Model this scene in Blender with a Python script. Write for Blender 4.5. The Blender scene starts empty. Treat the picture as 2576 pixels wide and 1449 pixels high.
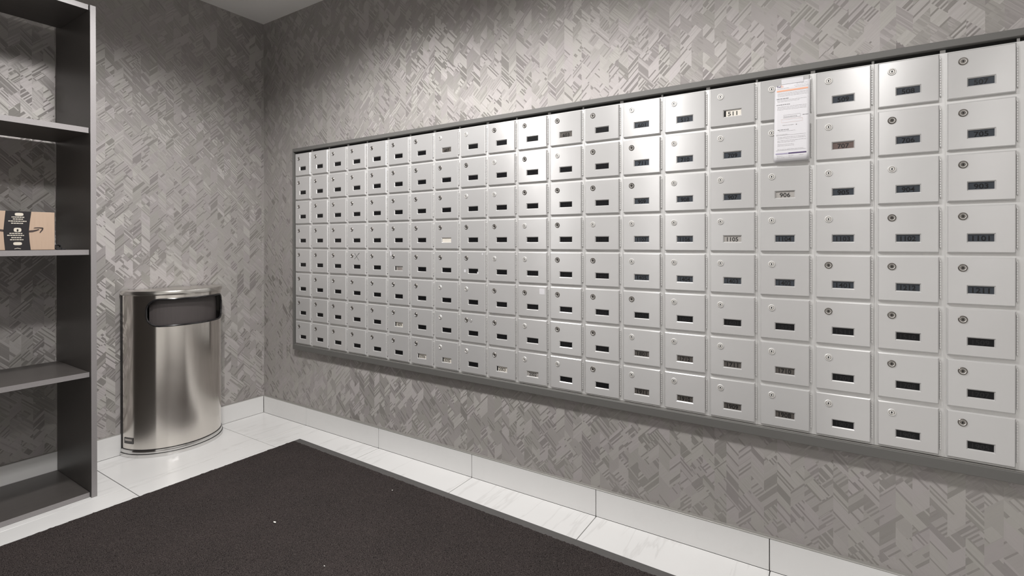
import bpy, bmesh, math, random
from mathutils import Vector, Matrix
random.seed(7)
SC = bpy.context.scene
COL = SC.collection
R = math.radians

# ------------------------------------------------------------------ camera
CAM = Vector((2.9891, -1.8058, 1.0596))
yaw, pitch, roll = -0.5667, -0.0027, -0.001
fw = Vector((math.sin(yaw)*math.cos(pitch), math.cos(yaw)*math.cos(pitch), math.sin(pitch)))
rt = Vector((math.cos(yaw), -math.sin(yaw), 0)); up = rt.cross(fw)
r2 = rt*math.cos(roll)+up*math.sin(roll); u2 = -rt*math.sin(roll)+up*math.cos(roll)
cd = bpy.data.cameras.new('camera'); cam = bpy.data.objects.new('camera', cd); COL.objects.link(cam)
m = Matrix.Identity(4)
for i in range(3):
    m[i][0] = r2[i]; m[i][1] = u2[i]; m[i][2] = -fw[i]; m[i][3] = CAM[i]
cam.matrix_world = m
cd.sensor_width = 36; cd.lens = 1260.13/2576*36; cd.shift_y = -(724.5-613.31)/2576; cd.clip_start = .01
SC.camera = cam
# ------------------------------------------------------------------ world, lights, exposure
w = bpy.data.worlds.new('world'); SC.world = w; w.use_nodes = True
w.node_tree.nodes['Background'].inputs[0].default_value = (.5, .5, .5, 1)
w.node_tree.nodes['Background'].inputs[1].default_value = .3
SC.view_settings.view_transform = 'Standard'; SC.view_settings.look = 'None'
SC.view_settings.exposure = 1.73; SC.view_settings.gamma = 1; SC.view_settings.use_curve_mapping = False
CEIL = 2.4266
DOWNLIGHTS_AND_FILL = [(1.19, -.98, 40), (2.06, -1.06, 34), (3.15, -1.06, 13), (3.9, -2.3, 12)]  # the last is an unseen fill lamp, added behind the camera for ambient light
for k, (x, y, p) in enumerate(DOWNLIGHTS_AND_FILL):
    ld = bpy.data.lights.new('downlight_lamp', 'SPOT'); ld.energy = p; ld.spot_size = R(155); ld.spot_blend = .5
    ld.shadow_soft_size = .09; ld.color = (1, .982, .970)
    lo = bpy.data.objects.new('downlight_lamp', ld); lo.location = (x, y, CEIL-.02); COL.objects.link(lo)

# ------------------------------------------------------------------ helpers
def tag(o, label=None, cat=None, group=None, kind=None):
    if label: o['label'] = label
    if cat: o['category'] = cat
    if group: o['group'] = group
    if kind: o['kind'] = kind
    return o

class MB:
    def __init__(s): s.v = []; s.f = []; s.m = []
    def add(s, vs, fs, mi=0):
        n = len(s.v); s.v += [tuple(v) for v in vs]; s.f += [tuple(n+i for i in f) for f in fs]; s.m += [mi]*len(fs)
    def box(s, x0, x1, y0, y1, z0, z1, mi=0, ch=0):
        if ch:
            bm = bmesh.new(); bmesh.ops.create_cube(bm, size=1)
            for v in bm.verts:
                v.co = ((x0+x1)/2+v.co.x*(x1-x0), (y0+y1)/2+v.co.y*(y1-y0), (z0+z1)/2+v.co.z*(z1-z0))
            bmesh.ops.bevel(bm, geom=bm.edges[:], offset=ch, segments=1, affect='EDGES')
            s.add([v.co[:] for v in bm.verts], [[v.index for v in f.verts] for f in bm.faces], mi) if not bm.verts.index_update() else 0
            bm.free(); return
        v = [(x0,y0,z0),(x1,y0,z0),(x1,y1,z0),(x0,y1,z0),(x0,y0,z1),(x1,y0,z1),(x1,y1,z1),(x0,y1,z1)]
        s.add(v, [(0,3,2,1),(4,5,6,7),(0,1,5,4),(1,2,6,5),(2,3,7,6),(3,0,4,7)], mi)
    def lathe(s, prof, cx, cz, n=16, mi=0, axis='y', y0=0):
        # profile (radius, depth along -y); revolve about the y axis at (cx, cz)
        vs = []; fs = []
        for (r, d) in prof:
            for k in range(n):
                a = 2*math.pi*k/n
                if axis == 'y': vs.append((cx+r*math.cos(a), y0-d, cz+r*math.sin(a)))
                else: vs.append((cx+r*math.cos(a), y0+r*math.sin(a), cz+d))
        for i in range(len(prof)-1):
            for k in range(n):
                a, b = i*n+k, i*n+(k+1) % n
                fs.append((a, b, b+n, a+n))
        s.add(vs, fs, mi)
    def tube(s, pts, r, n=8, mi=0, closed=False):
        pts = [Vector(p) for p in pts]; vs = []; fs = []; N = len(pts)
        for i, p in enumerate(pts):
            a = pts[i-1] if (i or closed) else pts[0]; b = pts[(i+1) % N] if (i < N-1 or closed) else pts[-1]
            t = (b-a).normalized(); q = Vector((0,0,1)) if abs(t.z) < .9 else Vector((1,0,0))
            e = t.cross(q).normalized(); g = t.cross(e)
            for k in range(n):
                an = 2*math.pi*k/n; vs.append(p+e*r*math.cos(an)+g*r*math.sin(an))
        for i in range(N if closed else N-1):
            for k in range(n):
                a, b = i*n+k, i*n+(k+1) % n; c, d = ((i+1) % N)*n+(k+1) % n, ((i+1) % N)*n+k
                fs.append((a, b, c, d))
        if not closed: fs += [tuple(range(n)), tuple((N-1)*n+k for k in range(n))]
        s.add(vs, fs, mi)
    def mesh(s, name, mats, smooth=False):
        me = bpy.data.meshes.new(name); me.from_pydata(s.v, [], s.f)
        for mt in (mats if isinstance(mats, (list, tuple)) else [mats]): me.materials.append(mt)
        me.polygons.foreach_set('material_index', s.m)
        bm = bmesh.new(); bm.from_mesh(me); bmesh.ops.recalc_face_normals(bm, faces=bm.faces); bm.to_mesh(me); bm.free()
        if smooth:
            me.polygons.foreach_set('use_smooth', [True]*len(me.polygons)); me.set_sharp_from_angle(angle=R(35))
        me.update(); return me
    def build(s, name, mats, parent=None, smooth=False, loc=(0,0,0)):
        return place(name, s.mesh(name, mats, smooth), parent, loc)
def place(name, me, parent=None, loc=(0,0,0)):
    o = bpy.data.objects.new(name, me); COL.objects.link(o); o.parent = parent; o.location = loc
    return o
def empty(name, loc=(0,0,0), rz=0):
    o = bpy.data.objects.new(name, None); COL.objects.link(o); o.location = loc; o.rotation_euler.z = rz
    o.empty_display_size = .05; return o

_tc = {}
def text_geo(s, size, width=None):
    """verts (x,z) and faces of a flat lettering centred on the origin"""
    key = (s, size, width)
    if key in _tc: return _tc[key]
    cu = bpy.data.curves.new('t', 'FONT'); cu.body = s; cu.size = size; cu.align_x = 'CENTER'; cu.align_y = 'CENTER'
    cu.resolution_u = 3; cu.offset = size*.012
    o = bpy.data.objects.new('t', cu); COL.objects.link(o)
    dg = bpy.context.evaluated_depsgraph_get(); me = bpy.data.meshes.new_from_object(o.evaluated_get(dg))
    v = [tuple(p.co) for p in me.vertices]; f = [tuple(p.vertices) for p in me.polygons]
    bpy.data.objects.remove(o); bpy.data.curves.remove(cu); bpy.data.meshes.remove(me)
    xs = [p[0] for p in v]; ys = [p[1] for p in v]
    cx, cy = (min(xs)+max(xs))/2, (min(ys)+max(ys))/2; k = (width/(max(xs)-min(xs))) if width else 1
    _tc[key] = ([((p[0]-cx)*k, (p[1]-cy)) for p in v], f); return _tc[key]

# ------------------------------------------------------------------ materials
class NT:
    def __init__(s, name):
        s.mat = bpy.data.materials.new(name); s.mat.use_nodes = True; s.t = s.mat.node_tree; s.n = s.t.nodes
        s.p = s.n['Principled BSDF']
    def new(s, ty, **kw):
        n = s.n.new(ty)
        for k, v in kw.items(): setattr(n, k, v)
        return n
    def put(s, sock, v):
        if hasattr(v, 'is_linked') or isinstance(v, bpy.types.NodeSocket): s.t.links.new(v, sock)
        else: sock.default_value = v
    def M(s, op, a, b=0, c=None):
        n = s.new('ShaderNodeMath', operation=op); s.put(n.inputs[0], a); s.put(n.inputs[1], b)
        if c is not None: s.put(n.inputs[2], c)
        return n.outputs[0]
    def V(s, op, a, b=None, sc=None):
        n = s.new('ShaderNodeVectorMath', operation=op); s.put(n.inputs[0], a)
        if b is not None: s.put(n.inputs[1], b)
        if sc is not None: s.put(n.inputs['Scale'], sc)
        return n.outputs[0]
    def xyz(s, x, y, z):
        n = s.new('ShaderNodeCombineXYZ'); s.put(n.inputs[0], x); s.put(n.inputs[1], y); s.put(n.inputs[2], z); return n.outputs[0]
    def sep(s, v):
        n = s.new('ShaderNodeSeparateXYZ'); s.put(n.inputs[0], v); return n.outputs
    def white(s, v):
        n = s.new('ShaderNodeTexWhiteNoise'); n.noise_dimensions = '3D'; s.put(n.inputs['Vector'], v); return n.outputs['Value'], n.outputs['Color']
    def noise(s, v, scale, detail=2, rough=.5):
        n = s.new('ShaderNodeTexNoise'); s.put(n.inputs['Vector'], v); n.inputs['Scale'].default_value = scale
        n.inputs['Detail'].default_value = detail; n.inputs['Roughness'].default_value = rough; return n.outputs['Fac']
    def mix(s, f, a, b, blend='MIX'):
        n = s.new('ShaderNodeMix', data_type='RGBA', blend_type=blend); s.put(n.inputs[0], f); s.put(n.inputs[6], a); s.put(n.inputs[7], b); return n.outputs[2]
    def ramp(s, f, stops):
        n = s.new('ShaderNodeValToRGB'); s.put(n.inputs[0], f); e = n.color_ramp.elements
        e[0].position, e[0].color = stops[0]; e[1].position, e[1].color = stops[1]
        for p, c in stops[2:]:
            q = e.new(p); q.color = c
        return n.outputs[0]
    def bump(s, h, dist=.001, st=1, normal=None):
        n = s.new('ShaderNodeBump'); n.inputs['Strength'].default_value = st; n.inputs['Distance'].default_value = dist
        s.put(n.inputs['Height'], h)
        if normal is not None: s.put(n.inputs['Normal'], normal)
        return n.outputs[0]
    def pos(s): return s.new('ShaderNodeNewGeometry').outputs['Position']
    def obj(s): return s.new('ShaderNodeTexCoord').outputs['Object']
    def rnd(s): return s.new('ShaderNodeObjectInfo').outputs['Random']
    def set(s, **kw):
        for k, v in kw.items(): s.put(s.p.inputs[k.replace('_', ' ')], v)
        return s.mat
def c4(r, g=None, b=None): return (r, r if g is None else g, r if b is None else b, 1)
def plain(name, col, rough=.5, metal=0, **kw):
    t = NT(name); return t.set(Base_Color=c4(*col), Roughness=rough, Metallic=metal, **kw)

def wallpaper(name, T):
    """embossed foil wallpaper: chevron patches filled with 45 degree ribs"""
    t = NT(name); x, y, z = t.sep(t.pos())
    a = t.M('ADD', t.M('MULTIPLY', x, T[0]), t.M('MULTIPLY', y, T[1])); a = t.M('ADD', a, 10.0)
    b = t.M('ADD', z, 10.0)
    wv = .038; hgt = .052
    ci = t.M('FLOOR', t.M('DIVIDE', a, wv)); al = t.M('SUBTRACT', a, t.M('MULTIPLY', ci, wv))
    d = t.M('SUBTRACT', t.M('MULTIPLY', t.M('MODULO', ci, 2.0), 2.0), 1.0)
    q = t.M('SUBTRACT', b, t.M('MULTIPLY', d, t.M('SUBTRACT', al, wv/2)))
    shift = t.M('MULTIPLY', t.white(t.xyz(ci, 3.3, 0))[0], hgt)
    ri = t.M('FLOOR', t.M('DIVIDE', t.M('ADD', q, shift), hgt))
    h1, _ = t.white(t.xyz(ci, ri, 1.0)); h2, _ = t.white(t.xyz(ci, ri, 7.0)); h3, _ = t.white(t.xyz(ci, ri, 13.0))
    # a second lattice of diamonds lies over the chevrons here and there
    du = t.M('FLOOR', t.M('DIVIDE', t.M('ADD', a, b), .054)); dv = t.M('FLOOR', t.M('DIVIDE', t.M('SUBTRACT', a, b), .043))
    g1, _ = t.white(t.xyz(du, dv, 21.0)); g2, _ = t.white(t.xyz(du, dv, 27.0))
    over = t.M('GREATER_THAN', g1, .80)
    fam = t.M('GREATER_THAN', t.M('ADD', t.M('MULTIPLY', over, g2), t.M('MULTIPLY', t.M('SUBTRACT', 1.0, over), h1)), .5)
    s = t.M('SUBTRACT', t.M('MULTIPLY', fam, 2.0), 1.0)
    tt = t.M('MULTIPLY', t.M('ADD', b, t.M('MULTIPLY', s, a)), .70711)
    rib = t.M('FLOOR', t.M('DIVIDE', tt, .0050))
    key = t.M('ADD', t.M('MULTIPLY', ri, 3.0), t.M('MULTIPLY', over, t.M('ADD', du, 50.0)))
    r1, _ = t.white(t.xyz(rib, t.M('MULTIPLY', s, 5.0), key))
    r2, _ = t.white(t.xyz(t.M('FLOOR', t.M('DIVIDE', tt, .0025)), t.M('MULTIPLY', s, 9.0), key))
    dark = t.M('LESS_THAN', r1, t.M('ADD', .06, t.M('MULTIPLY', t.M('MULTIPLY', h2, h2), .66)))
    base = t.mix(h3, c4(.375, .360, .335), c4(.385, .355, .352))
    base = t.mix(t.M('MULTIPLY', r2, .30), base, c4(.31, .295, .285))
    col = t.mix(t.M('MULTIPLY', dark, .15), base, c4(.19, .178, .165))
    # relief: the sunk ribs face down across their own direction, the raised ones slightly up
    lean = t.M('ADD', .16, t.M('MULTIPLY', t.M('SUBTRACT', r2, .5), .16))
    lean = t.M('SUBTRACT', lean, t.M('MULTIPLY', dark, .36))
    pd = t.xyz(t.M('MULTIPLY', s, T[0]*.7071), t.M('MULTIPLY', s, T[1]*.7071), .7071)
    N = t.V('NORMALIZE', t.V('ADD', t.new('ShaderNodeNewGeometry').outputs['Normal'], t.V('SCALE', pd, sc=lean)))
    fine = t.noise(t.pos(), 900, 2)
    nb = t.bump(t.M('ADD', t.M('MULTIPLY', dark, -.8), t.M('MULTIPLY', fine, .4)), .0005, .5, N)
    runv = t.xyz(t.M('MULTIPLY', s, T[0]*-.7071), t.M('MULTIPLY', s, T[1]*-.7071), .7071)
    return t.set(Base_Color=col, Metallic=.28, Roughness=.60, Anisotropic=.85, Tangent=runv, Normal=nb)

M = {}
M['paper_right'] = wallpaper('wallpaper_right', (1, 0))
M['paper_left'] = wallpaper('wallpaper_left', (0, 1))
M['paint'] = plain('ceiling_paint', (.86, .85, .83), .8)
M['plaster'] = plain('plaster', (.82, .81, .79), .8)
M['grout'] = plain('grout', (.17, .17, .165), .9)

def marble(name, gloss, va=.4, sx=2.4):
    t = NT(name); r = t.rnd(); p = t.V('ADD', t.pos(), t.V('SCALE', t.xyz(r, t.M('MULTIPLY', r, 7.0), r), sc=9.0))
    st = t.V('MULTIPLY', p, (sx, .28, sx))
    n1 = t.noise(st, 2.2, 5, .6)
    vein = t.M('ABSOLUTE', t.M('SUBTRACT', n1, .5))
    vf = t.ramp(vein, [(0, c4(1)), (.016, c4(.0))])
    col = t.mix(t.M('MULTIPLY', t.noise(st, 4, 3), .35), c4(.74, .735, .725), c4(.66, .655, .65))
    col = t.mix(t.M('MULTIPLY', vf, va), col, c4(.55, .54, .53))
    return t.set(Base_Color=col, Roughness=gloss, Specular_IOR_Level=.5)
M['tile'] = marble('marble_tile', .22)
M['skirt'] = marble('marble_skirting', .3, .06, 1.2)

def brushed(name, col, rough, tan, aniso, metal=1.0, bmp=.00006, sc=(6, 6, 500), rvar=.1):
    t = NT(name)
    n = t.noise(t.V('MULTIPLY', t.pos(), sc), 1, 2); big = t.noise(t.pos(), 9, 3)
    r = t.rnd()
    cc = t.mix(t.M('MULTIPLY', r, .5), c4(*col), c4(col[0]*.93, col[1]*.92, col[2]*.92))
    rr = t.M('ADD', rough-.04, t.M('MULTIPLY', big, rvar))
    kw = dict(Base_Color=cc, Metallic=metal, Roughness=rr, Normal=t.bump(n, bmp, .6), Anisotropic=aniso)
    if tan: kw['Tangent'] = t.xyz(*tan)
    return t.set(**kw)
M['alu'] = brushed('brushed_aluminium', (.60, .595, .59), .30, (0, 0, 1), .88, .36)
M['alu_frame'] = brushed('satin_aluminium', (.68, .675, .665), .45, (0, 0, 1), .2, .4)
M['steel'] = brushed('brushed_steel', (.80, .765, .72), .21, None, .8, 1.0, .00005, (4, 4, 500), .05)
tn = M['steel'].node_tree; tn.nodes['Principled BSDF'].inputs['Anisotropic Rotation'].default_value = .25; g_ = tn.nodes.new('ShaderNodeNewGeometry'); cr = tn.nodes.new('ShaderNodeVectorMath'); cr.operation = 'CROSS_PRODUCT'; cr.inputs[1].default_value = (0, 0, 1)
tn.links.new(g_.outputs['Normal'], cr.inputs[0]); tn.links.new(cr.outputs[0], tn.nodes['Principled BSDF'].inputs['Tangent'])
M['chrome'] = plain('chrome', (.72, .71, .70), .12, 1)
M['satin'] = plain('satin_pale_metal', (.74, .73, .71), .4, .45)  # bright reflection on the locks, put into the colour
M['satin_steel'] = plain('satin_steel', (.78, .76, .72), .24, 1)
M['gunmetal'] = plain('worn_dark_metal', (.20, .185, .17), .3, .9)  # dark reflection on the locks, put into the colour
M['lock_ring'] = plain('lock_ring_metal', (.50, .47, .44), .28, 1)
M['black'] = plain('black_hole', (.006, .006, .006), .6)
M['anod'] = plain('grey_anodised_frame', (.125, .122, .115), .55, 0)
M['trim'] = plain('grey_metal_edging', (.42, .41, .39), .45, .5)
M['plate_dark'] = plain('dark_number_plate', (.006, .006, .007), .35, 0, Specular_IOR_Level=.25)
M['plate_grey'] = plain('slate_number_plate', (.044, .051, .061), .35, 0, Specular_IOR_Level=.3)  # dark plate with the cover's greyish reflection painted into its colour
M['plate_mid'] = plain('grey_paper_plate', (.36, .34, .32), .6)
M['plate_brown'] = plain('brown_number_plate', (.13, .095, .085), .35)
M['plate_light'] = plain('white_paper_plate', (.68, .64, .57), .6)
M['ink'] = plain('black_ink', (.008, .008, .009), .5)
M['ink_soft'] = plain('faint_ink', (.002, .002, .003), .3)
M['white'] = plain('white_paper', (.66, .65, .67), .6)
M['grey_print'] = plain('grey_print', (.50, .49, .50), .6)
M['dark_print'] = plain('dark_print', (.22, .21, .22), .6)
M['orange'] = plain('orange_print', (.78, .40, .26), .6)
M['purple'] = plain('purple_print', (.055, .03, .11), .6)
M['lilac'] = plain('lilac_print', (.36, .33, .45), .6)
M['pink'] = plain('pink_line_print', (.74, .60, .58), .6)
M['plastic'] = plain('black_plastic', (.018, .017, .018), .22)
M['plastic_in'] = plain('dark_bin_liner', (.075, .065, .064), .45)
M['crumb'] = plain('white_crumb', (.8, .79, .75), .8)
M['coil'] = plain('glossy_black_coil', (.03, .03, .032), .08)

t = NT('dark_laminate'); g = t.noise(t.V('MULTIPLY', t.pos(), (14, 3, 40)), 6, 4, .6); f = t.noise(t.pos(), 700, 2)
M['laminate'] = t.set(Base_Color=t.mix(g, c4(.058, .052, .050), c4(.090, .082, .076)), Roughness=.36, Normal=t.bump(f, .0003, .3))
t = NT('grey_edge_band'); f = t.noise(t.V('MULTIPLY', t.pos(), (30, 30, 30)), 8, 3)
M['edge'] = t.set(Base_Color=t.mix(f, c4(.235, .220, .222), c4(.285, .270, .268)), Roughness=.38)
M['cleat'] = plain('pale_cleat', (.82, .81, .76), .6)

t = NT('cardboard'); f = t.noise(t.V('MULTIPLY', t.pos(), (60, 60, 4)), 3, 3)
M['card'] = t.set(Base_Color=t.mix(f, c4(.40, .29, .215), c4(.455, .335, .25)), Roughness=.8)
M['tape'] = plain('black_packing_tape', (.020, .018, .020), .3)
M['tape_print'] = plain('tape_print', (.60, .55, .47), .5)
M['smile'] = plain('dark_box_print', (.045, .030, .026), .7)

t = NT('carpet_pile'); p = t.pos()
n1 = t.noise(p, 420, 3, .7); n2 = t.noise(p, 110, 3, .6); n3 = t.noise(p, 5, 3)
col = t.mix(t.ramp(n3, [(.35, c4(0)), (.65, c4(1))]), c4(.020, .016, .0155), c4(.040, .030, .029))
col = t.mix(t.ramp(n1, [(.40, c4(0)), (.62, c4(1))]), t.mix(.7, col, c4(.003)), t.mix(.75, col, c4(.125, .105, .100)))
hh = t.M('ADD', n1, t.M('MULTIPLY', n2, .8))
M['carpet'] = t.set(Base_Color=col, Roughness=.95, Normal=t.bump(hh, .005, .9), Specular_IOR_Level=.1)
t = NT('mat_rubber'); f = t.noise(t.V('MULTIPLY', t.pos(), (8, 160, 8)), 3, 3)
M['rubber'] = t.set(Base_Color=t.mix(f, c4(.055, .052, .052), c4(.12, .115, .11)), Roughness=.55)

# ------------------------------------------------------------------ room
RX, RY = 4.8, -3.4
WL, WR = -.010, .010          # wall faces sit 10 mm behind the tiled skirting
def slab(name, x0, x1, y0, y1, z0, z1, mat):
    b = MB(); b.box(x0, x1, y0, y1, z0, z1); return tag(b.build(name, mat), kind='structure')
floor = slab('floor', WL-.1, RX, RY, WR+.1, -.10, -.009, M['grout'])
ceiling = slab('ceiling', WL-.1, RX, RY, WR+.1, CEIL, CEIL+.08, M['paint'])
wall_left = slab('wall_left', WL-.1, WL, RY, WR+.1, -.009, CEIL, M['paper_left'])
wall_right = slab('wall_right', WL, RX, WR, WR+.1, -.009, CEIL, M['paper_right'])
wall_back = slab('wall_back', RX, RX+.1, RY, WR+.1, -.1, CEIL+.08, M['plaster'])
wall_front = slab('wall_front', WL-.1, RX+.1, RY-.1, RY, -.1, CEIL+.08, M['plaster'])
# ceiling fittings for the recessed downlights and the added fill lamp
b = MB(); b.lathe([(.045, 0), (.062, 0), (.062, -.006), (.058, -.008), (.050, -.002)], 0, 0, 32, axis='z')
ring = b.mesh('downlight_trim', M['cleat'], True)
gm = NT('lamp_lens'); gm.set(Base_Color=c4(.9), Emission_Color=c4(1, .96, .91), Emission_Strength=6.0)
b = MB(); b.lathe([(.0001, 0), (.045, 0)], 0, 0, 32, axis='z'); lens = b.mesh('downlight_lens', gm.mat)
for (x, y, p) in DOWNLIGHTS_AND_FILL:
    q = place('downlight', ring, ceiling, (x, y, CEIL)); place('lens', lens, q, (0, 0, -.001))

# floor tiles: 600 mm grid, each a piece of its own
gap = .0014
def clip(a, b, lo, hi): return max(a, lo), min(b, hi)
X0, Y0, TP = .4246, -.2745, .6035
for i in range(-1, 8):
    for j in range(-1, 6):
        x0, x1 = clip(X0+i*.6+gap, X0+(i+1)*.6-gap, 0.0, RX-.004); y1, y0 = Y0-j*TP-gap, Y0-(j+1)*TP+gap
        y0, y1 = clip(y0, y1, RY+.004, 0.0)
        if x1-x0 < .02 or y1-y0 < .02: continue
        b = MB(); b.box(x0, x1, y0, y1, -.009, 0, ch=.0008); b.build('tile', M['tile'], floor)
# tiled skirting
ZB = .1035
base_right = empty('baseboard_right', (0, 0, 0)); tag(base_right, kind='structure')
base_left = empty('baseboard_left', (0, 0, 0)); tag(base_left, kind='structure')
e = .4229; xs = [0.0]+[e+.6*k for k in range(8)]+[RX-.003]
for a, c in zip(xs[:-1], xs[1:]):
    if c > RX: c = RX-.003
    if c-a < .02: continue
    b = MB(); b.box(a+gap, c-gap, 0, WR, .0006, ZB, ch=.0008); b.build('skirting_tile', M['skirt'], base_right)
ys = [0.0, Y0]+[Y0-TP*k for k in range(1, 6)]
for a, c in zip(ys[:-1], ys[1:]):
    b = MB(); b.box(WL, 0, c+gap, a-gap-.001, .0006, ZB, ch=.0008); b.build('skirting_tile', M['skirt'], base_left)
b = MB(); b.box(0.002, RX-.003, -.0012, WR, ZB+.0006, ZB+.0032, ch=.0005); b.box(0.002, RX-.003, .0052, WR, ZB+.0032, ZB+.0062); tag(b.build('trim_1', M['trim']), kind='structure')
b = MB(); b.box(WL, .0008, RY+.003, -.002, ZB+.0006, ZB+.0028, ch=.0005); tag(b.build('trim_2', M['trim']), kind='structure')
b = MB(); b.box(WL, WL+.0018, WR-.0018, WR, ZB+.007, CEIL-.001); tag(b.build('trim_3', M['trim']), kind='structure')

# ------------------------------------------------------------------ mailboxes
P, RP = .15349, .139415                 # column and row pitch
SX, SZ = .4110, 1.4888                 # label window of the top left mailbox
YD, YC = -.010, -.0020                 # door face, cabinet face
DL, DR, DT, DB = -.0692, .0676, .0877, -.0402     # door edges about the window centre
NC, NR = 20, 8
def door_mesh():
    b = MB(); ch = .0026
    w2, h2 = .0290, .0126; wi, hi = .0262, .0098
    def rect(x0, x1, z0, z1, y): return [(x0, y, z0), (x1, y, z0), (x1, y, z1), (x0, y, z1)]
    rings = [rect(DL, DR, DB, DT, YC+.0002), rect(DL, DR, DB, DT, YD+ch), rect(DL+ch, DR-ch, DB+ch, DT-ch, YD),
             rect(-w2, w2, -h2, h2, YD), rect(-wi, wi, -hi, hi, YD+.0030), rect(-wi, wi, -hi, hi, YD+.0062)]
    vs = [v for r in rings for v in r]; fs = []
    for i in range(5):
        for k in range(4):
            a, c = i*4+k, i*4+(k+1) % 4; fs.append((a, c, c+4, a+4))
    b.add(vs, fs); return b.mesh('door', M['alu'])
DOOR = door_mesh()
LX, LZ = -.0370, .0585
def lockb(ring, face):
    b = MB(); b.lathe([(.0102, 0), (.0102, .0012), (.0092, .0022), (.0072, .0022)], LX, LZ, 24, 0, y0=YD)
    b.lathe([(.0072, .0022), (.0062, .0010), (.0056, .0010)], LX, LZ, 24, 1, y0=YD)
    b.lathe([(.0056, .0010), (.0050, .0016), (.0002, .0016)], LX, LZ, 24, 0, y0=YD)
    b.add([(LX+x*1.25, YD-.00175, LZ+z*1.15) for x, z in kh], [tuple(range(len(kh)))], 2)
    return b.mesh('lock', [ring, face, M['black']], True)
kh = [(0, .0032), (.0012, .0016), (.0017, .0002), (.0011, -.0012), (.0007, -.0018), (.0005, -.0032), (-.0005, -.0032), (-.0007, -.0018), (-.0011, -.0012), (-.0017, .0002), (-.0012, .0016)]
LOCK_BRIGHT_REFL = lockb(M['satin'], M['lock_ring']); LOCK_DARK_REFL = lockb(M['gunmetal'], M['satin'])
b = MB(); r_ = .0021; n = 15; z0, z1 = DB+.012, DT-.010
prof = []
for k in range(n):
    a = z0+(z1-z0)*k/n; c = z0+(z1-z0)*(k+1)/n
    prof += [(r_*.72, a), (r_, a+.0008), (r_, c-.0008), (r_*.72, c)]
b.lathe([(.0002, z0)]+prof+[(.0002, z1)], DR+.0030, 0, 8, axis='z', y0=YC-.0022)
HINGE = b.mesh('hinge', M['alu_frame'], True)

# the numbering runs right to left, twenty-two boxes to a row, with twelve suites a floor
seq = []
for fl in list(range(5, 13))+list(range(14, 21)):
    for s_ in range(1, 13): seq.append(fl*100+s_)
i903 = seq.index(903)
def number(c, r):                       # c: 0 = leftmost, r: 0 = top
    return seq[i903+(r-2)*22+(19-c)]
LIGHT = {(7, 3): 'blank', (5, 6): 'white', (6, 7): 'white', (7, 7): 'white', (9, 7): 'white', (5, 4): 'brown', (10, 7): 'mid',
         (15, 0): 'white', (16, 2): 'mid', (15, 3): 'mid', (17, 1): 'brown2', (13, 7): 'soft', (14, 7): 'soft', (15, 7): 'soft', (16, 7): 'soft',
         (14, 6): 'soft', (15, 6): 'soft', (16, 6): 'soft', (11, 0): 'soft', (7, 0): 'soft', (13, 6): 'soft'}
def plate(c, r, parent):
    b = MB(); y = YD+.0045
    st = LIGHT.get((c, r)); num = str(number(c, r))
    if st is None: st = 'slate' if (c >= 13 and r <= 4) else 'dark'
    mats = {'dark': ('plate_dark', 'ink_soft'), 'slate': ('plate_grey', 'ink_soft'), 'soft': ('plate_soft', 'ink_soft'), 'brown': ('plate_mid', 'plate_brown'), 'brown2': ('plate_brown', 'ink'),
            'white': ('plate_light', 'ink'), 'blank': ('plate_light', 'ink'), 'mid': ('plate_mid', 'ink')}[st]
    b.box(-.0262, .0262, y, y+.0010, -.0098, .0098)
    if st != 'blank':
        v, f = text_geo(num, .0190, .0345 if len(num) == 4 else .0290)
        dz = -.0012
        b.add([(x, y-.0004, z+dz) for x, z in v], f, 1)
    if st == 'white' or st == 'brown':  # the paper slip stops short of the left edge of the window
        b.box(-.0262, -.0205, y-.0006, y, -.0098, .0098, 2)
    return b.build('number_plate', [M[mats[0]], M[mats[1]], M['plate_dark']], parent)
M['plate_soft'] = plain('taupe_number_plate', (.085, .076, .068), .35)

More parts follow.
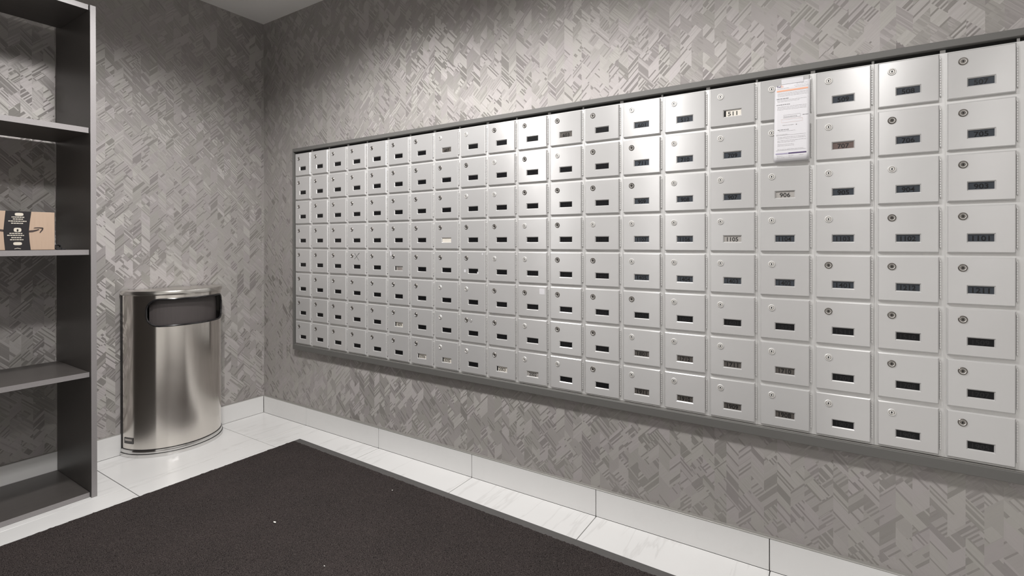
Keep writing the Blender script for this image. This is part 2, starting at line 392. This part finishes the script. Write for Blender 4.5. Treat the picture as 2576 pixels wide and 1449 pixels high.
unit_labels = [
 'two-column aluminium mailbox unit at the left end of the dark frame, nearest the wall corner',
 'two-column aluminium mailbox unit with a black X scribbled on one door',
 'two-column aluminium mailbox unit holding a worn brown number slip beside a white tape scrap',
 'two-column aluminium mailbox unit with white slips reading 2006 and 2005 along its bottom',
 'two-column aluminium mailbox unit with the white 2003 slip and a door with two lock holes',
 'two-column aluminium mailbox unit with the grey 2002 slip and a pale square sticker',
 'two-column aluminium mailbox unit right of the one with the grey 2002 slip',
 'two-column aluminium mailbox unit with the cream 511 slip in its top row',
 'two-column aluminium mailbox unit behind the taped courier notice, its slip 906 readable',
 'rightmost two-column aluminium mailbox unit with doors 903 and 904, largest in view']
ztop, zbot = SZ+DT+.0035, SZ-7*RP+DB-.0065
for u in range(10):
    root = empty('mailbox_unit', (SX+2*u*P, 0, zbot))
    tag(root, unit_labels[u], 'mailbox unit', 'mailbox units set side by side in the dark wall frame')
    x0, x1 = DL-.0090, P+DR+.0088+(.030 if u == 9 else 0)
    b = MB(); zz = -zbot
    # carcass set in the wall frame with a raised lip each side of the centre divider
    b.box(x0+.0007, x1-.0007, YC, WR, zbot+zz, ztop+zz, ch=.0008)
    for k in (0, 1):
        b.box(k*P+DL-.0062, k*P+DL-.0042, YC-.0012, YC, zbot+zz+.002, ztop+zz-.001)
    for k in (0, 1):                     # clips where the dividers meet the frame
        b.box(k*P+DR+.002, k*P+DR+.014-(.006 if k else 0), YC+.001, .0036, ztop+zz, SZ+DT+.0120+zz)
    b.build('cabinet', M['alu_frame'], root)
    for k in (0, 1):
        c = 2*u+k
        for r in range(NR):
            d = place('door', DOOR, root, (k*P, 0, SZ-r*RP+zz))
            # doors hang a touch out of true about their hinges
            a = random.uniform(-.0055, .0055); hx = DR
            d.rotation_euler.z = a; d.location.x = k*P+hx*(1-math.cos(a)); d.location.y = -hx*math.sin(a) - abs(a)*.06
            place('lock', LOCK_DARK_REFL if (c < 7 or c == 19 or (7 <= c < 14 and random.random() < .6) or (c == 18 and r in (1, 3, 4, 5, 6)) or (c == 17 and r in (4, 5))) else LOCK_BRIGHT_REFL, d); place('hinge', HINGE, d); plate(c, r, d)
            if (c, r) == (3, 4): tag(d, 'door with a black X scribbled on it')
            if (c, r) == (8, 6):
                tag(d, 'door with a second lock hole beside the lock'); b = MB()
                b.lathe([(.0070, 0), (.0062, .0006), (.0045, -.0002), (.0002, -.0002)], -.012, LZ-.003, 16, 0, y0=YD); b.build('second_lock', M['lock_ring'], d, True)
            if (c, r) == (16, 2): tag(d, 'door with a readable 906 slip')
            if (c, r) == (15, 0): tag(d, 'door with a cream 511 slip')
            if (c, r) == (3, 4):
                b = MB(); y = YD-.0001
                for (ax, az, bx, bz, w_) in ((-.016, .072, .018, .034, .0011), (.022, .074, -.018, .040, .0011), (.022, .074, .010, .066, .0008)):
                    dx, dz = bx-ax, bz-az; L = math.hypot(dx, dz); nx, nz = -dz/L*w_, dx/L*w_
                    b.box(0, 0, 0, 0, 0, 0) if False else None
                    b.add([(ax+nx, y, az+nz), (ax-nx, y, az-nz), (bx-nx, y, bz-nz), (bx+nx, y, bz+nz)], [(0, 1, 2, 3)])
                b.build('ink_mark', M['ink'], d)
            sq = {(10, 5): [(.034, .055, .058, .079)], (5, 4): [(-.058, .062, -.050, .084)], (8, 4): [(-.050, -.006, -.040, .006), (.024, -.012, .031, -.002), (.050, .074, .056, .081)]}.get((c, r), [])
            for (a0, b0, a1, b1) in sq:
                b = MB(); b.box(a0, a1, YD-.0003, YD, b0, b1); b.build('sticker', M['white'], d)
# frame around the whole bank
fr = empty('mailbox_surround', (SX+DL-.009, 0, .438)); tag(fr, 'dark grey metal frame running around the whole bank of mailboxes', 'frame')
fx0, fx1 = .3227, 3.4685; fz0, fz1 = .4345, 1.6096; fo = fr.location
def rail(x0, x1, z0, z1, y0=-.0165, name='rail'):
    b = MB(); b.box(x0-fo.x, x1-fo.x, y0, WR, z0-fo.z, z1-fo.z, ch=.0012); b.build(name, M['anod'], fr)
b = MB(); b.box(SX+DL-.009-fo.x, SX+19*P+DR+.0390-fo.x, .004, WR, ztop+.0004-fo.z, fz1-.0197-fo.z); b.build('rebate', M['black'], fr)  # black strip standing in for the shade in the gap below the top rail
rail(fx0, fx1, fz1-.0195, fz1); rail(fx0, fx1, fz0, zbot-.0025)
rail(fx0, SX+DL-.0092, zbot-.0024, fz1-.0196); rail(SX+19*P+DR+.0400, fx1, zbot-.0024, fz1-.0196)
b = MB(); b.box(SX+DL-.009-fo.x, SX+19*P+DR+.0390-fo.x, -.0075, WR, zbot-.0024-fo.z, zbot-.0010-fo.z); b.build('lower_lip', M['trim'], fr)

# ------------------------------------------------------------------ courier notice taped over two doors
nt = empty('delivery_notice', (2.8875, -.0150, 1.3135)); tag(nt, 'white courier door notice with orange band taped over two mailbox doors', 'notice')
b = MB(); W_, H_ = .0970, .2495; nx = 10; vs = []; fs = []
for j in range(13):
    for i in range(nx+1):
        u, v = i/nx-.5, j/12
        vs.append((u*W_+(1-v)*-.003, .0045-.0052*math.sin(math.pi*min(1, v*1.05))*1.0-.006*(1-v)**3-.0035*u*(1-v), v*H_))
for j in range(12):
    for i in range(nx): a = j*(nx+1)+i; fs.append((a, a+1, a+nx+2, a+nx+1))
b.add(vs, fs); sheet = b.build('sheet', M['white'], nt, True)
sm = sheet.modifiers.new('thickness', 'SOLIDIFY'); sm.thickness = .0004
def py(u, v): return .0045-.0052*math.sin(math.pi*min(1, v*1.05))-.006*(1-v)**3-.0035*u*(1-v)-.0006
pr = MB()
def bar(u0, u1, v0, v1, mi):            # u from the left edge 0..1, v from the bottom 0..1
    n = max(2, int((u1-u0)*8)); q = []
    m_ = max(1, int((v1-v0)*12)+1)
    for j in range(m_+1):
        for i in range(n+1):
            u, v = u0+(u1-u0)*i/n-.5, v0+(v1-v0)*j/m_; q.append((u*W_-(1-v)*.003, py(u, v), v*H_))
    pr.add(q, [(j*(n+1)+i, j*(n+1)+i+1, (j+1)*(n+1)+i+1, (j+1)*(n+1)+i) for j in range(m_) for i in range(n)], mi)
def words(u0, u1, v, h, mi):
    u = u0
    while u < u1-.02:
        L = random.uniform(.03, .10); bar(u, min(u+L, u1), v, v+h, mi); u += L+.014
for (s_, u, mi, w_) in (('Fed', .120, 3, .0105), ('Ex', .215, 2, .0070)):
    v_, f_ = text_geo(s_, .0098, w_); pr.add([((u-.5)*W_+x, py(u-.5, .955), .955*H_+z-.0005) for x, z in v_], f_, mi)
bar(.06, .94, .886, .905, 2)
words(.62, .94, .965, .005, 0); words(.55, .94, .945, .004, 0); words(.58, .94, .928, .004, 0); words(.06, .4, .925, .004, 0)
for v in (.862, .845, .828): words(.08, .94, v, .0035, 0)
words(.06, .40, .792, .007, 1); words(.06, .9, .775, .0035, 0); words(.08, .7, .758, .0035, 0); words(.06, .44, .715, .007, 1)
for v in (.69, .672, .655): words(.08, .9, v, .0035, 0)
def outline(u0, u1, v0, v1, mi, w=.006):
    bar(u0, u1, v0, v0+.0022, mi); bar(u0, u1, v1-.0022, v1, mi); bar(u0, u0+w, v0, v1, mi); bar(u1-w, u1, v0, v1, mi)
outline(.26, .74, .545, .585, 0); outline(.20, .80, .490, .530, 4); words(.28, .66, .555, .014, 0); words(.80, .96, .562, .006, 1); words(.24, .56, .452, .006, 0)
bar(.62, .645, .446, .458, 1); words(.10, .42, .398, .006, 1); words(.14, .60, .382, .0035, 0)
bar(.06, .90, .330, .3325, 0); words(.06, .4, .340, .0035, 0)
for v in (.305, .288, .262, .245, .215, .198): words(.10, .90 if v > .25 else .6, v, .0035, 0)
bar(.06, .90, .140, .1425, 0); words(.1, .85, .152, .0035, 0)
bar(.05, .42, .092, .107, 5); bar(.42, .92, .092, .107, 3)
words(.08, .26, .07, .0035, 0); words(.42, .56, .07, .0035, 0); words(.72, .84, .07, .0035, 0); words(.08, .30, .05, .0035, 0); words(.42, .52, .05, .0035, 0)
pr.build('print', [M['grey_print'], M['dark_print'], M['orange'], M['purple'], M['pink'], M['lilac']], nt)
b = MB(); b.box(-.030, .030, -.0008, -.0002, H_-.006, H_+.010); tp = b.build('tape', M['white'], nt); tp.location.y = .0042

# ------------------------------------------------------------------ bookcase
bc = empty('bookcase', (0.2, -1.40, 0)); tag(bc, 'tall dark open-backed bookcase with grey front edges against the left wall', 'bookcase')
BY0, BY1 = -1.80, -.9715; T_ = .0195; o_ = bc.location
def board(name, x0, x1, y0, y1, z0, z1):
    b = MB()
    x0, x1, y0, y1 = x0-o_.x, x1-o_.x, y0-o_.y, y1-o_.y
    b.box(x0, x1-.0012, y0, y1, z0, z1, 0)
    b.box(x1-.0012, x1, y0+.0003, y1-.0003, z0+.0003, z1-.0003, 1)
    b.build(name, [M['laminate'], M['edge']], bc)
board('side_panel', .002, .400, BY1-T_, BY1, 0.0, 2.046)
board('side_panel', .002, .400, BY0, BY0+T_, 0.0, 2.046)
for zt, th in ((2.050, .022), (1.5385, .0225), (1.0313, .0215), (.5215, .0205)):
    board('shelf', {2.050: .050, 1.5385: .024}.get(zt, .016), .385, BY0+T_+.001, BY1-T_-.001, zt-th, zt)
board('bottom_board', .004, .385, BY0+T_+.001, BY1-T_-.001, .0005, .0205)

# ------------------------------------------------------------------ parcel on the shelf
ZS = 1.0315
bx = empty('cardboard_box', (.25, -1.195, ZS)); tag(bx, 'brown cardboard parcel with black printed tape and arrow on the bookcase shelf', 'box')
def L(y): return y+1.195
b = MB(); b.box(-.13, .11, L(-1.300), L(-1.0945), .0003, .1495, ch=.0012); b.build('carton', M['card'], bx)
def fy(pts, mi, d=.1104):
    tb.add([(d, L(y), z-ZS) for y, z in pts], [tuple(range(len(pts)))], mi)
tb = MB()
cy = -1.200
fy([(-1.2365, 1.1812), (-1.1640, 1.1812), (-1.1685, 1.140), (-1.1712, 1.105), (-1.1690, 1.065), (-1.1660, 1.0320), (-1.2380, 1.0320), (-1.2405, 1.065), (-1.2425, 1.105), (-1.2400, 1.140)], 0)
tb.box(-.13, .1101, L(-1.2365), L(-1.1640), .1495, .1499, 0)
def blob(y0, z0, w_, h_, mi, d=.1107):
    pts = []
    for k in range(16):
        a = 2*math.pi*k/16; cx_, sx_ = math.cos(a), math.sin(a)
        pts.append((y0+w_/2*math.copysign(abs(cx_)**.6, cx_), z0+h_/2*math.copysign(abs(sx_)**.6, sx_)))
    fy(pts, mi, d)
blob(-1.1990, 1.1692, .0245, .0120, 1); blob(-1.2035, 1.0570, .0245, .0120, 1); blob(-1.2035, 1.1095, .0215, .0165, 1)
fy([(-1.2075, 1.1080), (-1.2035, 1.1135), (-1.1990, 1.1080), (-1.2015, 1.1080), (-1.2015, 1.1030), (-1.2055, 1.1030), (-1.2055, 1.1080)], 0, .1110)
fy([(-1.2130, 1.0378), (-1.2035, 1.0405), (-1.1940, 1.0378), (-1.1950, 1.0362), (-1.2035, 1.0385), (-1.2120, 1.0362)], 1, .1110)
for (z, a, c) in ((1.1585, -1.2200, -1.1840), (1.1510, -1.2165, -1.1880), (1.1430, -1.2290, -1.1780), (1.1350, -1.2215, -1.1870),
                  (1.0960, -1.2260, -1.1900), (1.0885, -1.2325, -1.1820), (1.0800, -1.2210, -1.1930), (1.0720, -1.2245, -1.1870)):
    y = a
    while y < c-.003:
        w_ = random.uniform(.003, .008); fy([(y, z-.0017), (min(y+w_, c), z-.0017), (min(y+w_, c), z+.0017), (y, z+.0017)], 1, .1108); y += w_+.0011
tb.build('printed_tape', [M['tape'], M['tape_print']], bx)
# arrow: a rising stroke from under the tape with a hooked head
tb = MB()
fy([(-1.1712, 1.1000), (-1.1600, 1.1015), (-1.1480, 1.1062), (-1.1405, 1.1108), (-1.1425, 1.1146), (-1.1500, 1.1118), (-1.1600, 1.1092), (-1.1708, 1.1082)], 0)
fy([(-1.1585, 1.1160), (-1.1545, 1.1200), (-1.1440, 1.1212), (-1.1300, 1.1204), (-1.1284, 1.1168), (-1.1320, 1.1146), (-1.1420, 1.1168)], 0)
fy([(-1.1330, 1.1150), (-1.1284, 1.1172), (-1.1300, 1.1100), (-1.1380, 1.0985), (-1.1404, 1.1000), (-1.1374, 1.1070), (-1.1342, 1.1120)], 0)
fy([(-1.2410, 1.1015), (-1.2425, 1.1100), (-1.2600, 1.1128), (-1.2850, 1.1190), (-1.2990, 1.1250), (-1.2990, 1.1175), (-1.2800, 1.1098), (-1.2600, 1.1045)], 0)
tb.build('arrow_print', M['smile'], bx)
cl = MB()
for rr_, xo in ((.0098, 0), (.0085, -.0055)):
    cl.tube([(xo+.0005*k, rr_*math.cos(a), .0120+rr_*math.sin(a)-(.0098-rr_)) for k in range(24) for a in [2*math.pi*k/24]], .0022, 8, closed=False)
cl.tube([(.002, .010, .0024), (.004, .016, .0026), (.003, .024, .0024)], .0023, 8)
co = cl.build('cable_coil', M['coil'], None, True, (.350, -1.083, ZS)); tag(co, 'small glossy black coil beside the cardboard parcel on the shelf', 'coil')

# ------------------------------------------------------------------ half-round steel bin
BA, BB, BC = .2286, .2150, -.5155
bn = empty('waste_bin', (0.004, BC, 0)); tag(bn, 'half-round stainless steel waste bin with a wide black opening, against the wall', 'waste bin')
def sp(th, z, k=1.0): return (BB*k*math.cos(th), BA*k*math.sin(th), z)
ZT = .800; o0, o1 = R(-50), R(60); oz0, oz1 = .645, .778; rr = (oz1-oz0)/2*.80
arc = BB*.98
def hole(th):
    s0 = (th-o0)*arc; s1 = (o1-th)*arc; s_ = min(s0, s1)
    if s_ < -1e-6: return None
    s_ = max(s_, 0)
    k = 0 if s_ >= rr else rr-math.sqrt(max(0, rr*rr-(rr-s_)**2))
    return oz0+k, oz1-k
# body
ths = sorted(set([R(-90)+R(180)*i/60 for i in range(61)]+[o0, o1]+[o0+R(d) for d in (.6, 1.5, 3, 5, 8, 11)]+[o1-R(d) for d in (.6, 1.5, 3, 5, 8, 11)]))
b = MB()
for a, c in zip(ths[:-1], ths[1:]):
    ha, hc = hole(a), hole(c)
    if a >= o0-1e-6 and c <= o1+1e-6 and ha and hc:
        b.add([sp(a, .036), sp(c, .036), sp(c, hc[0]), sp(a, ha[0])], [(0, 1, 2, 3)]); b.add([sp(a, ha[1]), sp(c, hc[1]), sp(c, ZT), sp(a, ZT)], [(0, 1, 2, 3)])
    else:
        b.add([sp(a, .036), sp(c, .036), sp(c, ZT), sp(a, ZT)], [(0, 1, 2, 3)])
me = b.mesh('body', M['steel']); bm = bmesh.new(); bm.from_mesh(me); bmesh.ops.remove_doubles(bm, verts=bm.verts, dist=1e-5)
bmesh.ops.recalc_face_normals(bm, faces=bm.faces); bm.to_mesh(me); bm.free()
me.polygons.foreach_set('use_smooth', [True]*len(me.polygons)); place('body', me, bn)
# black liner seen through the opening
b = MB(); its = [o0+(o1-o0)*i/24 for i in range(25)]
for a, c in zip(its[:-1], its[1:]):
    b.add([sp(a, oz0-.01, .90), sp(c, oz0-.01, .90), sp(c, oz1+.01, .90), sp(a, oz1+.01, .90)], [(0, 1, 2, 3)])
    b.add([sp(a, oz0-.006, .90), sp(c, oz0-.006, .90), sp(c, oz0-.001, .992), sp(a, oz0-.001, .992)], [(0, 1, 2, 3)])
    b.add([sp(a, oz1+.006, .90), sp(c, oz1+.006, .90), sp(c, oz1+.001, .992), sp(a, oz1+.001, .992)], [(0, 1, 2, 3)])
b.build('flap', M['plastic_in'], bn, True)
pts = []
hs = [t_ for t_ in ths if o0-1e-6 <= t_ <= o1+1e-6]
for t_ in hs: pts.append(sp(t_, hole(t_)[1] if t_ not in (o0, o1) else (oz0+oz1)/2+.02, 1.004))
for t_ in reversed(hs): pts.append(sp(t_, hole(t_)[0] if t_ not in (o0, o1) else (oz0+oz1)/2-.02, 1.004))
b = MB(); b.tube(pts, .0046, 8, closed=True); b.build('opening_rim', M['plastic'], bn, True)
# top cap with rolled edge
def capring(prof, name, mats, fill=None):
    b = MB(); N = 48; vs = []
    for (k, z) in prof:
        for i in range(N+1): vs.append(sp(R(-90)+R(180)*i/N, z, k))
    fs = [(j*(N+1)+i, j*(N+1)+i+1, (j+1)*(N+1)+i+1, (j+1)*(N+1)+i) for j in range(len(prof)-1) for i in range(N)]
    b.add(vs, fs)
    for j in range(len(prof)-1):        # flat back face
        a, c = j*(N+1), j*(N+1)+N; b.add([vs[a], vs[c], vs[c+N+1], vs[a+N+1]], [(0, 1, 2, 3)])
    if fill is not None: b.add(vs[fill*(N+1):(fill+1)*(N+1)], [tuple(range(N+1))])
    o = b.build(name, mats, bn, True); return o
capring([(1.0, ZT-.003), (1.022, ZT), (1.028, ZT+.005), (1.028, ZT+.013), (1.018, ZT+.019), (.985, ZT+.022), (.90, ZT+.0225), (.5, ZT+.0225), (.1, ZT+.0225)], 'top_cap', M['satin_steel'], 8)
capring([(.985, .0), (1.030, .0005), (1.036, .006), (1.034, .016), (1.020, .0175), (1.020, .031), (1.012, .0355), (.99, .0365)], 'base_ring', M['chrome'])
capring([(1.0215, .0165), (1.0365, .0168), (1.0365, .0180), (1.0215, .0183)], 'seam_strip', M['plastic'])
capring([(1.002, .0362), (1.0125, .0364), (1.0125, .0385), (1.002, .0387)], 'seam_strip', M['plastic'])
b = MB(); b.box(-.002, .004, -BA-.0035, BA+.0035, .02, ZT-.004); b.build('back_plate', M['plastic'], bn)
b = MB()
for (z0_, z1_, mi, k) in ((.066, .096, 0, 1.006), (.080, .090, 1, 1.009)):
    a0, a1 = R(-83.0), R(-67.0)
    if mi: a0, a1 = R(-81.0), R(-69.0)
    N = 5
    for i in range(N):
        a, c = a0+(a1-a0)*i/N, a0+(a1-a0)*(i+1)/N
        b.add([sp(a, z0_, k), sp(c, z0_, k), sp(c, z1_, k), sp(a, z1_, k)], [(0, 1, 2, 3)], mi)
b.build('badge', [M['rubber'], M['lock_ring']], bn)

# ------------------------------------------------------------------ floor mat
mt = empty('floor_mat', (.572, -.141, 0), R(-1.32)); tag(mt, 'dark brown entrance mat with grey rubber border on the white floor tiles', 'floor mat')
MW, MH = 2.44, 1.83; BR = .046; BL = .016
b = MB()
b.add([(0, 0, 0), (MW, 0, 0), (MW, -MH, 0), (0, -MH, 0), (.004, -.004, .0032), (MW-.004, -.004, .0032), (MW-.004, -MH+.004, .0032), (.004, -MH+.004, .0032),
       (BL, -BR, .0042), (MW-BR, -BR, .0042), (MW-BR, -MH+BR, .0042), (BL, -MH+BR, .0042)],
      [(0, 1, 5, 4), (1, 2, 6, 5), (2, 3, 7, 6), (3, 0, 4, 7), (4, 5, 9, 8), (5, 6, 10, 9), (6, 7, 11, 10), (7, 4, 8, 11), (8, 9, 10, 11), (3, 2, 1, 0)])
b.build('rubber_border', M['rubber'], mt)
st = .0075; nx = int((MW-BR-BL+.010)/st); ny = int((MH-2*BR+.010)/st); vs = []; rnd = random.random
for j in range(ny+1):
    for i in range(nx+1):
        edge_ = i in (0, nx) or j in (0, ny)
        x = BL-.005+i*st+(rnd()-.5)*.004; y = -BR+.005-j*st+(rnd()-.5)*.004
        vs.append((x, y, .0038 if edge_ else .0078+rnd()*.0030))
fs = [(j*(nx+1)+i, (j+1)*(nx+1)+i, (j+1)*(nx+1)+i+1, j*(nx+1)+i+1) for j in range(ny) for i in range(nx)]
me = bpy.data.meshes.new('carpet_pile'); me.from_pydata(vs, [], fs); me.materials.append(M['carpet'])
cp = place('carpet_pile', me, mt); cp['kind'] = 'stuff'
for (x, y, s_, lab) in ((1.2315, -.7024, .0048, 'largest white crumb lying on the dark mat, left of the middle'),
                        (1.4242, -.2919, .0026, 'tiny white crumb on the dark mat near the baseboard side border'),
                        (1.6051, -.7655, .0024, 'tiny pale crumb on the dark mat, nearest the camera')):
    bm = bmesh.new(); bmesh.ops.create_icosphere(bm, subdivisions=2, radius=s_)
    for v in bm.verts: v.co = Vector((v.co.x*1.3, v.co.y*.7, v.co.z*.45))*random.uniform(.8, 1.15)
    me = bpy.data.meshes.new('crumb'); bm.to_mesh(me); bm.free(); me.materials.append(M['crumb'])
    tag(place('crumb', me, None, (x, y, .0108+s_*.35)), lab, 'crumb', 'white crumbs on the mat')
